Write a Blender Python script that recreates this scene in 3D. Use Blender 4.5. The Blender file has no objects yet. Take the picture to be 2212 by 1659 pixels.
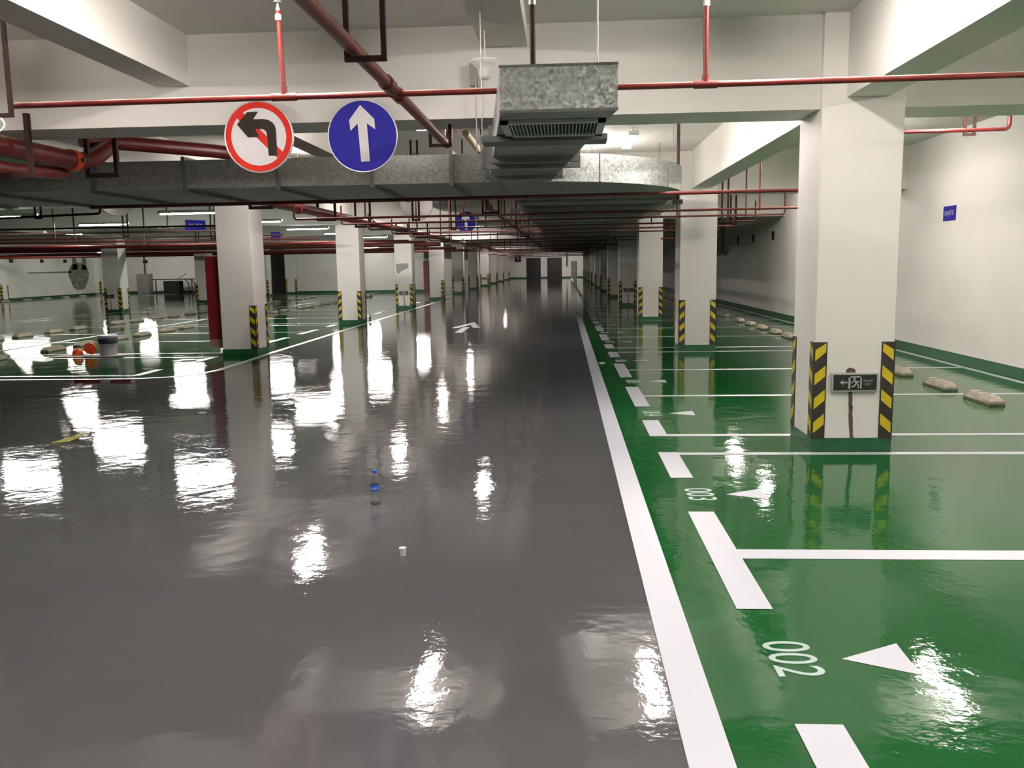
import bpy, math, random
from mathutils import Vector, Matrix
random.seed(7)
SC = bpy.context.scene
COL = SC.collection

# ------------------------------------------------------------------ camera, world, exposure
PITCH, YAW, ROLL, FPX = 0.137769540, 0.0612060807, -0.0154994663, 1859.52
def make_camera():
    f = Vector((-math.sin(YAW)*math.cos(PITCH), math.cos(YAW)*math.cos(PITCH), -math.sin(PITCH)))
    r = Vector((math.cos(YAW), math.sin(YAW), 0)); u = r.cross(f)
    r2 = math.cos(ROLL)*r + math.sin(ROLL)*u
    u2 = -math.sin(ROLL)*r + math.cos(ROLL)*u
    M = Matrix((r2, u2, -f)).transposed().to_4x4()
    M.translation = (0, 0, 1.6)
    cam = bpy.data.cameras.new('camera'); o = bpy.data.objects.new('camera', cam); COL.objects.link(o)
    cam.sensor_fit = 'HORIZONTAL'; cam.sensor_width = 36; cam.lens = FPX*36/2212
    cam.clip_start = 0.05; cam.clip_end = 300
    o.matrix_world = M; SC.camera = o
make_camera()
W = bpy.data.worlds.new('world'); SC.world = W; W.use_nodes = True
W.node_tree.nodes['Background'].inputs[0].default_value = (0.6, 0.65, 0.62, 1)
W.node_tree.nodes['Background'].inputs[1].default_value = 0.0
SC.view_settings.view_transform = 'Standard'; SC.view_settings.look = 'None'
SC.view_settings.gamma = 1; SC.view_settings.use_curve_mapping = False
SC.view_settings.exposure = 0.36
SC.cycles.use_denoising = True
SC.cycles.max_bounces = 8; SC.cycles.diffuse_bounces = 4; SC.cycles.glossy_bounces = 4
SC.cycles.transmission_bounces = 6; SC.cycles.sample_clamp_indirect = 8
SC.cycles.caustics_reflective = False; SC.cycles.caustics_refractive = False
TUBE_WARM, TUBE_COOL = 205.0, 270.0     # emission strength of the fluorescent tubes

# ------------------------------------------------------------------ materials
MATS = {}
def nodes_of(name):
    m = bpy.data.materials.new(name); m.use_nodes = True; MATS[name] = m
    nt = m.node_tree
    return m, nt, nt.nodes, nt.links, nt.nodes['Principled BSDF']
def ramp(N, stops):
    r = N.new('ShaderNodeValToRGB'); e = r.color_ramp.elements
    while len(e) < len(stops): e.new(0.5)
    for k, (p, c) in enumerate(stops):
        e[k].position = p; e[k].color = (*c, 1) if len(c) == 3 else c
    return r
def plain(name, col, rough=0.5, metal=0.0, var=0.12, scale=6, bump=0.0, bscale=40, spec=0.5, coat=0.0):
    m, nt, N, L, B = nodes_of(name)
    tc = N.new('ShaderNodeTexCoord'); no = N.new('ShaderNodeTexNoise')
    no.inputs['Scale'].default_value = scale; no.inputs['Detail'].default_value = 5
    L.new(tc.outputs['Object'], no.inputs['Vector'])
    lo = tuple(c*(1-var) for c in col); hi = tuple(min(1, c*(1+var)) for c in col)
    r = ramp(N, [(0.3, lo), (0.7, hi)])
    L.new(no.outputs['Fac'], r.inputs[0]); L.new(r.outputs[0], B.inputs['Base Color'])
    B.inputs['Roughness'].default_value = rough; B.inputs['Metallic'].default_value = metal
    B.inputs['Specular IOR Level'].default_value = spec
    B.inputs['Coat Weight'].default_value = coat; B.inputs['Coat Roughness'].default_value = 0.08
    if bump:
        n2 = N.new('ShaderNodeTexNoise'); n2.inputs['Scale'].default_value = bscale; n2.inputs['Detail'].default_value = 4
        L.new(tc.outputs['Object'], n2.inputs['Vector'])
        b = N.new('ShaderNodeBump'); b.inputs['Strength'].default_value = bump; b.inputs['Distance'].default_value = 0.01
        L.new(n2.outputs['Fac'], b.inputs['Height']); L.new(b.outputs[0], B.inputs['Normal'])
    return m
def dusty_toplit(name, col, dust_toplight=(0.26, 0.17, 0.14), rough=0.4):  # paler upward faces: settled dust plus a top highlight painted into the colour
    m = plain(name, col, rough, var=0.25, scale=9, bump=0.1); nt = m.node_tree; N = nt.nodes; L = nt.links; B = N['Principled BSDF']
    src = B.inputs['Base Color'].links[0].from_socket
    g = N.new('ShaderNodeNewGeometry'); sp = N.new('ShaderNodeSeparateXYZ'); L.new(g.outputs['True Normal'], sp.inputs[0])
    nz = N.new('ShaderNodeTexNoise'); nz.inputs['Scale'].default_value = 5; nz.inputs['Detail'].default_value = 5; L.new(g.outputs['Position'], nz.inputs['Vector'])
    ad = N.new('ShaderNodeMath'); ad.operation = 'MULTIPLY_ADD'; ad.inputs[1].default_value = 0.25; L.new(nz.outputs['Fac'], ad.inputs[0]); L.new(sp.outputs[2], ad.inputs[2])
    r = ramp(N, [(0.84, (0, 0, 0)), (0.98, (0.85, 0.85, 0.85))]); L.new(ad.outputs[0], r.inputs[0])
    mx = N.new('ShaderNodeMixRGB'); mx.inputs[2].default_value = (*dust_toplight, 1); L.new(r.outputs[0], mx.inputs[0]); L.new(src, mx.inputs[1])
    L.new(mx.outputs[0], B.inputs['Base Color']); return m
def epoxy(name, col, var=0.06, rough=0.10, marks=0.0, ior=1.42):
    m, nt, N, L, B = nodes_of(name)
    g = N.new('ShaderNodeNewGeometry')
    n1 = N.new('ShaderNodeTexNoise'); n1.inputs['Scale'].default_value = 0.7; n1.inputs['Detail'].default_value = 6
    n1.inputs['Roughness'].default_value = 0.6
    L.new(g.outputs['Position'], n1.inputs['Vector'])
    lo = tuple(c*(1-var) for c in col); hi = tuple(min(1, c*(1+var)) for c in col)
    r = ramp(N, [(0.3, lo), (0.7, hi)]); L.new(n1.outputs['Fac'], r.inputs[0])
    out = r.outputs[0]
    if marks:                                  # pale trowel scuffs and grit with a shape of their own
        n3 = N.new('ShaderNodeTexNoise'); n3.inputs['Scale'].default_value = 26; n3.inputs['Detail'].default_value = 8
        n3.inputs['Roughness'].default_value = 0.75
        L.new(g.outputs['Position'], n3.inputs['Vector'])
        r3 = ramp(N, [(0.62, (0, 0, 0)), (0.74, (marks, marks, marks))]); L.new(n3.outputs['Fac'], r3.inputs[0])
        mx = N.new('ShaderNodeMixRGB'); mx.blend_type = 'MIX'; mx.inputs[2].default_value = (0.42, 0.41, 0.40, 1)
        L.new(r3.outputs[0], mx.inputs[0]); L.new(out, mx.inputs[1]); out = mx.outputs[0]
    n2 = N.new('ShaderNodeTexNoise'); n2.inputs['Scale'].default_value = 3.0; n2.inputs['Detail'].default_value = 5
    n2.inputs['Roughness'].default_value = 0.55
    mp = N.new('ShaderNodeMapping'); mp.inputs['Scale'].default_value = (1, 1, 1)
    L.new(g.outputs['Position'], mp.inputs['Vector']); L.new(mp.outputs[0], n2.inputs['Vector'])
    n4 = N.new('ShaderNodeTexNoise'); n4.inputs['Scale'].default_value = 42; n4.inputs['Detail'].default_value = 3
    L.new(g.outputs['Position'], n4.inputs['Vector'])
    ma = N.new('ShaderNodeMath'); ma.operation = 'MULTIPLY_ADD'; ma.inputs[1].default_value = 0.04
    L.new(n4.outputs['Fac'], ma.inputs[0]); L.new(n2.outputs['Fac'], ma.inputs[2])
    b = N.new('ShaderNodeBump'); b.inputs['Strength'].default_value = 1.0; b.inputs['Distance'].default_value = 0.0045
    L.new(ma.outputs[0], b.inputs['Height'])
    rr = N.new('ShaderNodeMapRange'); rr.inputs['To Min'].default_value = rough*0.8; rr.inputs['To Max'].default_value = rough*1.3
    L.new(n1.outputs['Fac'], rr.inputs['Value'])
    N.remove(B)                                # clear resin coat over a matt colour
    df = N.new('ShaderNodeBsdfDiffuse'); gl = N.new('ShaderNodeBsdfGlossy'); gl.distribution = 'BECKMANN'
    fr = N.new('ShaderNodeFresnel'); fr.inputs['IOR'].default_value = ior; mxs = N.new('ShaderNodeMixShader')
    L.new(out, df.inputs['Color']); L.new(rr.outputs[0], gl.inputs['Roughness']); gl.inputs['Color'].default_value = (1, 1, 1, 1)
    L.new(b.outputs[0], gl.inputs['Normal']); L.new(fr.outputs[0], mxs.inputs[0])
    L.new(df.outputs[0], mxs.inputs[1]); L.new(gl.outputs[0], mxs.inputs[2])
    L.new(mxs.outputs[0], [x for x in N if x.type == 'OUTPUT_MATERIAL'][0].inputs[0])
    return m
def galvanised(name, a=(0.16, 0.17, 0.16), b=(0.50, 0.52, 0.50), rough=0.42, metal=0.75, scale=62):
    m, nt, N, L, B = nodes_of(name)
    g = N.new('ShaderNodeNewGeometry'); v = N.new('ShaderNodeTexVoronoi'); v.inputs['Scale'].default_value = scale
    nz = N.new('ShaderNodeTexNoise'); nz.inputs['Scale'].default_value = 14; nz.inputs['Detail'].default_value = 4
    L.new(g.outputs['Position'], nz.inputs['Vector'])
    ad = N.new('ShaderNodeMixRGB'); ad.blend_type = 'LINEAR_LIGHT'; ad.inputs[0].default_value = 0.022
    L.new(g.outputs['Position'], ad.inputs[1]); L.new(nz.outputs['Color'], ad.inputs[2]); L.new(ad.outputs[0], v.inputs['Vector'])
    sp = N.new('ShaderNodeSeparateColor'); L.new(v.outputs['Color'], sp.inputs[0])
    mx = N.new('ShaderNodeMath'); mx.operation = 'MULTIPLY_ADD'; mx.inputs[1].default_value = 0.6; mx.use_clamp = True
    m2 = N.new('ShaderNodeMath'); m2.operation = 'MULTIPLY'; m2.inputs[1].default_value = 0.45
    L.new(nz.outputs['Fac'], m2.inputs[0]); L.new(sp.outputs[0], mx.inputs[0]); L.new(m2.outputs[0], mx.inputs[2])
    r = ramp(N, [(0.15, a), (0.85, b)]); L.new(mx.outputs[0], r.inputs[0]); L.new(r.outputs[0], B.inputs['Base Color'])
    B.inputs['Metallic'].default_value = metal; B.inputs['Roughness'].default_value = rough
    mr = N.new('ShaderNodeMapRange'); mr.inputs['To Min'].default_value = rough-0.1; mr.inputs['To Max'].default_value = rough+0.12
    L.new(sp.outputs[1], mr.inputs['Value']); L.new(mr.outputs[0], B.inputs['Roughness'])
    return m
def painted_wall(name, col, stain=0.10):
    m, nt, N, L, B = nodes_of(name)
    g = N.new('ShaderNodeNewGeometry')
    n1 = N.new('ShaderNodeTexNoise'); n1.inputs['Scale'].default_value = 0.8; n1.inputs['Detail'].default_value = 7
    L.new(g.outputs['Position'], n1.inputs['Vector'])
    r = ramp(N, [(0.28, tuple(c*(1-stain) for c in col)), (0.62, col)]); L.new(n1.outputs['Fac'], r.inputs[0])
    L.new(r.outputs[0], B.inputs['Base Color'])
    n2 = N.new('ShaderNodeTexNoise'); n2.inputs['Scale'].default_value = 18; n2.inputs['Detail'].default_value = 5
    L.new(g.outputs['Position'], n2.inputs['Vector'])
    b = N.new('ShaderNodeBump'); b.inputs['Strength'].default_value = 0.25; b.inputs['Distance'].default_value = 0.004
    L.new(n2.outputs['Fac'], b.inputs['Height']); L.new(b.outputs[0], B.inputs['Normal'])
    B.inputs['Roughness'].default_value = 0.75; B.inputs['Specular IOR Level'].default_value = 0.25
    return m
def emitter(name, col, strength):
    m = bpy.data.materials.new(name); m.use_nodes = True; MATS[name] = m
    N = m.node_tree.nodes; L = m.node_tree.links; N.clear()
    e = N.new('ShaderNodeEmission'); e.inputs[0].default_value = (*col, 1); e.inputs[1].default_value = strength
    o = N.new('ShaderNodeOutputMaterial'); L.new(e.outputs[0], o.inputs[0]); return m
def pet(name, col=(0.95, 0.98, 1.0)):
    m, nt, N, L, B = nodes_of(name)
    B.inputs['Base Color'].default_value = (*col, 1); B.inputs['Transmission Weight'].default_value = 1.0
    B.inputs['Roughness'].default_value = 0.04; B.inputs['IOR'].default_value = 1.38
    return m

painted_wall('wall_paint', (0.74, 0.72, 0.67))
painted_wall('ceiling_paint', (0.68, 0.67, 0.62), 0.07)
painted_wall('pillar_paint', (0.78, 0.76, 0.71), 0.05)
epoxy('grey_epoxy', (0.088, 0.090, 0.093), 0.10, 0.080, marks=0.30)
epoxy('green_epoxy', (0.007, 0.088, 0.020), 0.10, 0.070, ior=1.34)
epoxy('white_marking', (0.62, 0.64, 0.70), 0.04, 0.42, ior=1.35)
epoxy('number_marking', (0.46, 0.60, 0.56), 0.10, 0.40, ior=1.35)
plain('green_band', (0.012, 0.085, 0.030), 0.35, var=0.2)
plain('guard_black', (0.022, 0.017, 0.014), 0.5, var=0.3)
plain('guard_yellow', (0.60, 0.47, 0.015), 0.45, var=0.12)
dusty_toplit('pipe_red', (0.095, 0.009, 0.007))
dusty_toplit('sprinkler_red', (0.15, 0.014, 0.010), (0.74, 0.60, 0.50))
plain('steel_primer', (0.026, 0.011, 0.009), 0.7, var=0.35, bump=0.2, spec=0.2)
plain('coupling_orange', (0.50, 0.060, 0.015), 0.42, var=0.15)
plain('black_steel', (0.020, 0.018, 0.017), 0.55, var=0.3)
galvanised('galvanised_steel', (0.19, 0.205, 0.19), (0.44, 0.47, 0.44), 0.42, 0.7, 58)
galvanised('galvanised_dull', (0.20, 0.205, 0.19), (0.33, 0.34, 0.32), 0.5, 0.6, 45)
plain('duct_flange', (0.15, 0.155, 0.145), 0.5, 0.6, var=0.2)
plain('grille_aluminium', (0.55, 0.58, 0.56), 0.4, 0.2, var=0.05)
plain('void_black', (0.004, 0.004, 0.004), 0.9, var=0.0)
plain('zinc_rod', (0.30, 0.29, 0.27), 0.45, 0.7, var=0.1)
plain('white_enamel', (0.70, 0.70, 0.68), 0.35, var=0.03)
plain('lamp_reflector', (0.32, 0.36, 0.33), 0.5, var=0.05)
plain('sign_white', (0.68, 0.67, 0.66), 0.6, var=0.03, spec=0.12)
plain('sign_red', (0.58, 0.030, 0.020), 0.6, var=0.05, spec=0.12)
plain('sign_blue', (0.020, 0.018, 0.26), 0.6, var=0.06, spec=0.12)
plain('sign_black', (0.028, 0.020, 0.015), 0.6, var=0.15, spec=0.12)
plain('sign_back', (0.42, 0.40, 0.39), 0.5, 0.2, var=0.08)
plain('aluminium', (0.60, 0.60, 0.59), 0.35, 0.5, var=0.05)
plain('exit_face', (0.020, 0.022, 0.020), 0.3, var=0.1)
plain('exit_symbol', (0.40, 0.42, 0.41), 0.5, var=0.05)
plain('concrete', (0.36, 0.32, 0.25), 0.85, var=0.22, scale=14, bump=0.6)
plain('concrete_dark', (0.10, 0.09, 0.07), 0.9, var=0.3, scale=12, bump=0.5)
plain('chase_fill', (0.085, 0.065, 0.050), 0.9, var=0.5, scale=25, bump=0.8)
plain('plaster_patch', (0.30, 0.30, 0.28), 0.9, var=0.15)
plain('hydrant_red', (0.19, 0.010, 0.012), 0.4, var=0.12)
plain('scuffed_red', (0.33, 0.19, 0.17), 0.6, var=0.4, scale=18)
plain('orange_plastic', (0.90, 0.10, 0.015), 0.4, var=0.08)
plain('pail_plastic', (0.40, 0.38, 0.46), 0.4, var=0.08)
plain('pail_label', (0.018, 0.014, 0.035), 0.5, var=0.3)
plain('cup_plastic', (0.80, 0.82, 0.84), 0.35, var=0.02)
plain('bottle_blue', (0.015, 0.10, 0.55), 0.35, var=0.15)
pet('pet_plastic'); pet('water', (0.97, 0.99, 1.0))
MATS['water'].node_tree.nodes['Principled BSDF'].inputs['IOR'].default_value = 1.33
plain('leaf_yellow', (0.42, 0.42, 0.10), 0.6, var=0.25, scale=40)
plain('paper', (0.62, 0.58, 0.52), 0.8, var=0.1)
plain('dark_door', (0.013, 0.011, 0.012), 0.45, var=0.2)
plain('door_grey', (0.16, 0.15, 0.15), 0.5, var=0.1)
plain('panel_grey', (0.26, 0.25, 0.22), 0.5, var=0.1)
plain('damp_stain', (0.19, 0.20, 0.14), 0.9, var=0.5, scale=5)
plain('cream_pipe', (0.55, 0.47, 0.28), 0.5, var=0.12)
emitter('tube_warm', (1.0, 0.895, 0.86), TUBE_WARM)
emitter('tube_cool', (1.0, 0.94, 0.90), TUBE_COOL)

# ------------------------------------------------------------------ mesh helpers
class MB:
    def __init__(s): s.v = []; s.f = []; s.m = []; s.s = []
    def face(s, pts, mi=0, smooth=False):
        b = len(s.v); s.v += [tuple(p) for p in pts]; s.f.append(tuple(range(b, b+len(pts)))); s.m.append(mi); s.s.append(smooth)
    def raw(s, verts, faces, mi=0, smooth=False):
        b = len(s.v); s.v += [tuple(p) for p in verts]
        for f in faces: s.f.append(tuple(b+i for i in f)); s.m.append(mi); s.s.append(smooth)
    def box(s, x0, x1, y0, y1, z0, z1, mi=0, c=0.0):
        if c <= 0:
            V = [(x, y, z) for z in (z0, z1) for y in (y0, y1) for x in (x0, x1)]
            s.raw(V, [(0, 2, 3, 1), (4, 5, 7, 6), (0, 1, 5, 4), (2, 6, 7, 3), (0, 4, 6, 2), (1, 3, 7, 5)], mi)
        else:                                  # vertical edges and top/bottom rims chamfered
            o = [(x0+c, y0), (x1-c, y0), (x1, y0+c), (x1, y1-c), (x1-c, y1), (x0+c, y1), (x0, y1-c), (x0, y0+c)]
            cx, cy = (x0+x1)/2, (y0+y1)/2
            kx = (x1-x0-2*c)/(x1-x0); ky = (y1-y0-2*c)/(y1-y0)
            i = [(cx+(a-cx)*kx, cy+(b-cy)*ky) for a, b in o]
            rings = [[(a, b, z0) for a, b in i], [(a, b, z0+c) for a, b in o], [(a, b, z1-c) for a, b in o], [(a, b, z1) for a, b in i]]
            V = [p for r in rings for p in r]; F = [tuple(range(7, -1, -1)), tuple(range(24, 32))]
            for k in range(3):
                for j in range(8): F.append((k*8+j, k*8+(j+1) % 8, (k+1)*8+(j+1) % 8, (k+1)*8+j))
            s.raw(V, F, mi)
        return s
    def tube(s, pts, r, n=10, mi=0, caps=True, fillet=0.0):
        P = [Vector(p) for p in pts]
        if fillet:
            Q = [P[0]]
            for k in range(1, len(P)-1):
                a = (P[k-1]-P[k]); b = (P[k+1]-P[k]); fl = min(fillet, a.length*0.45, b.length*0.45)
                a.normalize(); b.normalize(); A = P[k]+a*fl; Bp = P[k]+b*fl
                for t in (0, 0.25, 0.5, 0.75, 1): Q.append((1-t)**2*A + 2*t*(1-t)*P[k] + t*t*Bp)
            Q.append(P[-1]); P = Q
        T = []
        for k in range(len(P)):
            t = Vector((0, 0, 0))
            if k > 0: t += (P[k]-P[k-1]).normalized()
            if k < len(P)-1: t += (P[k+1]-P[k]).normalized()
            T.append(t.normalized())
        up = Vector((0, 0, 1)) if abs(T[0].z) < 0.9 else Vector((1, 0, 0))
        u = T[0].cross(up).normalized(); V = []
        rr = r if isinstance(r, (list, tuple)) else [r]*len(P)
        for k, p in enumerate(P):
            u = (u - T[k]*u.dot(T[k])).normalized(); w = T[k].cross(u)
            V += [p + (u*math.cos(2*math.pi*j/n) + w*math.sin(2*math.pi*j/n))*rr[k] for j in range(n)]
        F = []
        for k in range(len(P)-1):
            for j in range(n): F.append((k*n+j, k*n+(j+1) % n, (k+1)*n+(j+1) % n, (k+1)*n+j))
        s.raw(V, F, mi, True)
        if caps:
            s.face(V[:n][::-1], mi); s.face(V[-n:], mi)
        return s
    def lathe(s, prof, n=24, mi=0, at=(0, 0, 0), rot=None, smooth=True):
        V = []; rot = rot or Matrix.Identity(3)
        for r, z in prof: V += [rot @ Vector((r*math.cos(2*math.pi*j/n), r*math.sin(2*math.pi*j/n), z)) + Vector(at) for j in range(n)]
        F = []
        for k in range(len(prof)-1):
            for j in range(n): F.append((k*n+j, k*n+(j+1) % n, (k+1)*n+(j+1) % n, (k+1)*n+j))
        s.raw(V, F, mi, smooth)
        if prof[0][0] > 1e-5: s.face(V[:n][::-1], mi)
        if prof[-1][0] > 1e-5: s.face(V[-n:], mi)
        return s
    def prism_xz(s, poly, y0, y1, mi=0):       # polygon in the XZ plane, seen from -Y, thickened along Y
        n = len(poly)
        a = [(x, y0, z) for x, z in poly]; b = [(x, y1, z) for x, z in poly]
        s.face(a, mi); s.face(b[::-1], mi)
        for k in range(n): s.face([a[k], b[k], b[(k+1) % n], a[(k+1) % n]], mi)
        return s
    def prism_xy(s, poly, z0, z1, mi=0):
        n = len(poly); a = [(x, y, z0) for x, y in poly]; b = [(x, y, z1) for x, y in poly]
        s.face(a[::-1], mi); s.face(b, mi)
        for k in range(n): s.face([a[k], a[(k+1) % n], b[(k+1) % n], b[k]], mi)
        return s
    def build(s, name, mats, parent=None, loc=(0, 0, 0)):
        me = bpy.data.meshes.new(name); me.from_pydata(s.v, [], s.f)
        for m in ([mats] if isinstance(mats, str) else mats): me.materials.append(MATS[m])
        me.polygons.foreach_set('material_index', s.m); me.polygons.foreach_set('use_smooth', s.s); me.update()
        o = bpy.data.objects.new(name, me); COL.objects.link(o); o.location = loc
        if parent: o.parent = parent
        return o
def tag(o, label=None, cat=None, group=None, kind=None):
    if label: o['label'] = label
    if cat: o['category'] = cat
    if group: o['group'] = group
    if kind: o['kind'] = kind
    return o
def thing(name, label, cat, loc=(0, 0, 0), group=None, kind=None, rz=0.0):
    o = bpy.data.objects.new(name, None); COL.objects.link(o); o.location = loc; o.rotation_euler = (0, 0, rz)
    return tag(o, label, cat, group, kind)
def struct(o, parent=None):
    o['kind'] = 'structure'; return o
def copy_tree(o, parent=None):
    c = o.copy(); COL.objects.link(c)
    if parent: c.parent = parent
    for ch in list(o.children): copy_tree(ch, c)
    return c
def place(proto, loc, label, used=[], rz=None, group=None):
    if proto.name not in used: used.append(proto.name); c = proto
    else: c = copy_tree(proto)
    c.location = loc
    if rz is not None: c.rotation_euler = (0, 0, rz)
    c['label'] = label
    if group: c['group'] = group
    return c
ORD = ['first', 'second', 'third', 'fourth', 'fifth', 'sixth', 'seventh', 'eighth', 'ninth', 'tenth', 'eleventh', 'twelfth',
       'thirteenth', 'fourteenth', 'fifteenth', 'sixteenth', 'seventeenth', 'eighteenth', 'nineteenth', 'twentieth',
       '21st', '22nd', '23rd', '24th', '25th', '26th', '27th', '28th', '29th', '30th', '31st', '32nd', '33rd', '34th']
def glyphs(text, size, mat, name, parent, loc, rot, depth=0.002, sx=1.0):
    c = bpy.data.curves.new(name, 'FONT'); c.body = text; c.size = size; c.align_x = 'CENTER'; c.align_y = 'CENTER'; c.extrude = depth
    t = bpy.data.objects.new(name, c); COL.objects.link(t)
    dg = bpy.context.evaluated_depsgraph_get(); me = bpy.data.meshes.new_from_object(t.evaluated_get(dg))
    bpy.data.objects.remove(t)
    for v in me.vertices: v.co.x *= sx
    me.materials.clear(); me.materials.append(MATS[mat])
    o = bpy.data.objects.new(name, me); COL.objects.link(o); o.location = loc; o.rotation_euler = rot
    if parent: o.parent = parent
    return o

# ------------------------------------------------------------------ the shell
CEIL = 3.53; YB = -5.0; YE = 99.6; XR = 5.98; XL = -31.3
PITCHY = 8.4
struct(MB().box(XL-.3, XR+.3, YB, YE+.3, -0.2, 0.0).build('floor', 'grey_epoxy'))
FL = bpy.data.objects['floor']
struct(MB().box(XL-.3, XR+.3, YB, YE+.3, CEIL, CEIL+.2).build('ceiling', 'ceiling_paint'))
struct(MB().box(XR, XR+.3, YB, YE, 0, CEIL).build('wall_right', 'wall_paint'))
struct(MB().box(XL-.3, XL, YB, 88.3, 0, CEIL).build('wall_left', 'wall_paint'))
struct(MB().box(XL-.3, XR+.3, YB-.3, YB, 0, CEIL).build('wall_near', 'wall_paint'))
struct(MB().box(-8.6, XR+.3, YE, YE+.3, 0, CEIL).build('wall_back', 'wall_paint'))
struct(MB().box(XL, -22.4, 58.9, 59.2, 0, CEIL).build('wall_back_left', 'wall_paint'))
struct(MB().box(-22.6, -22.3, 59.2, 88, 0, CEIL).build('wall_passage_left', 'wall_paint'))
struct(MB().box(-32, -16.6, 88, 88.3, 0, CEIL).build('wall_passage_end', 'wall_paint'))
struct(MB().box(-16.6, -8.6, 53.3, YE+.3, 0, CEIL).build('wall_stair_core', 'wall_paint'))
# painted skirtings
def base(name, x0, x1, y0, y1): return struct(MB().box(x0, x1, y0, y1, 0, 0.155).build(name, 'green_band'))
base('baseboard_right', XR-.006, XR, YB, YE); base('baseboard_left', XL, XL+.006, YB, 58.9)
base('baseboard_back', -8.6, XR-.006, YE-.006, YE); base('baseboard_back_left', XL+.006, -22.4, 58.894, 58.9)
base('baseboard_stair_core', -16.6, -8.6, 53.294, 53.3); base('baseboard_passage', -32, -16.6, 87.99, 88)
# beams
def beam(x0, x1, y0, y1, z): return struct(MB().box(x0, x1, y0, y1, z, CEIL).build('ceiling_beam', 'ceiling_paint'))
for k in range(-1, 11):
    y = 7.30+PITCHY*k
    segs = [(-5.70, 2.07), (2.72, XR)]
    if k in (2, 3, 4, 5): segs += [(XL, -17.72), (-17.07, -6.35)]
    elif y < 50: segs += [(XL, -6.35)]
    else: segs += [(-8.6, -6.35)]
    if k < 0: segs = [(XL, XR)]
    for a, c in segs: beam(a, c, y, y+.55, 2.80)
    y0, y1 = y+.59 if k >= 0 else YB, min(YE, y+8.34)
    for a, c, z, lim in ((2.26, 2.59, 2.88, 999), (-6.18, -5.85, 2.88, 999), (-17.6, -17.25, 2.88, 53), (-26, -25.7, 2.95, 50)):
        if y1 < lim: beam(a, c, y0, y1, z)
for x0, x1, z in ((-3.40, -3.11, 3.12), (-0.66, -0.28, 3.36)):
    beam(x0, x1, YB, YE, z)

# floor paint: green bays, lines, arrows, numbers (thin coats lying on the slab)
def coat(name, mat, polys, z=0.002, parent=FL):
    b = MB()
    for p in polys: b.prism_xy(p, z-0.002 if z < 0.003 else z-0.0015, z)
    o = b.build(name, mat, parent); o['kind'] = 'structure'; return o
def rect(x0, x1, y0, y1): return [(x0, y0), (x1, y0), (x1, y1), (x0, y1)]
coat('floor_green_bays', 'green_epoxy', [rect(0.46, XR, YB, YE)])
curve = [(XL, 12.35), (-7.0, 12.33), (-6.3, 12.38), (-5.88, 12.55), (-5.63, 12.85), (-5.52, 13.35), (-5.52, 14.5), (-5.58, 16.0), (-5.62, 25.0), (-5.62, 60.0)]
coat('floor_green_bays', 'green_epoxy', [curve[:2] + curve[2:] + [(-17.3, 60), (-17.3, 53.3), (-17.6, 30), (-17.6, 20.0), (-18.2, 18.6), (XL, 18.4)]])
coat('floor_green_bays', 'green_epoxy', [rect(XL, -26.0, 18.4, 58.9)])
def strip(pts, w):
    out = []
    for k, p in enumerate(pts):
        a = Vector(pts[max(0, k-1)]); b = Vector(pts[min(len(pts)-1, k+1)]); t = (b-a).normalized(); n = Vector((-t.y, t.x))
        out.append((Vector(p)+n*w/2, Vector(p)-n*w/2))
    return [[tuple(out[k][1]), tuple(out[k+1][1]), tuple(out[k+1][0]), tuple(out[k][0])] for k in range(len(out)-1)]
coat('lane_line', 'white_marking', [rect(0.388, 0.540, YB, 29.3)], 0.0045)
coat('lane_line', 'white_marking', strip(curve, 0.11), 0.0045)
coat('lane_line', 'white_marking', [rect(XL, -6.55, 12.67, 12.77)], 0.0045)
RL = [7.16, 7.95, 10.36, 12.93]
r_lines = [4.63, 2.05, -1.2] + [y+PITCHY*k for k in range(11) for y in RL]
for y in sorted(r_lines): coat('bay_line', 'white_marking', [rect(0.95, XR-.13, y-.045, y+.045)] if y > 6 else [rect(0.95, XR-.13, y-.075, y+.075)], 0.0045)
coat('bay_line', 'white_marking', [rect(XR-.16, XR-.07, YB, 15.6)], 0.0045); coat('bay_line', 'white_marking', [rect(XR-.16, XR-.07, 16.3, YE)], 0.0045)
def dash(y0, y1, x0=0.79, x1=0.955): coat('bay_dash', 'white_marking', [rect(x0, x1, y0, y1)], 0.006)
dash(1.25, 2.85); dash(3.86, 5.44)
for k in range(11):
    o = PITCHY*k
    for a, b in ((6.33, 7.21), (7.90, 8.72), (9.58, 11.14), (12.12, 13.76)): dash(a+o, b+o)
LLn = [15.38, 16.12, 18.85, 21.27]
for k in range(5):
    o = PITCHY*k
    for y in LLn: coat('bay_line', 'white_marking', [rect(-17.3, -6.4, y+o-.045, y+o+.045)], 0.0045)
    for a, b in ((14.65, 15.42), (16.08, 16.85), (18.1, 19.6), (20.5, 22.0)):
        dash(a+o, b+o, -6.48, -6.34); dash(a+o, b+o, -17.3, -17.16)
dash(12.7, 13.5, -6.62, -6.48)
coat('bay_line', 'white_marking', [rect(-11.61, -11.50, 12.7, 53.2)], 0.0062)
for k in range(13): coat('bay_line', 'white_marking', [rect(XL+.1, -26.1, 24+2.7*k, 24.09+2.7*k)], 0.0045)
coat('lane_line', 'white_marking', [rect(-26.1, -26.0, 18.4, 58.9)], 0.0046)
coat('lane_line', 'white_marking', [rect(-18.0, -17.88, 20.0, 53.0)], 0.0046)
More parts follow.
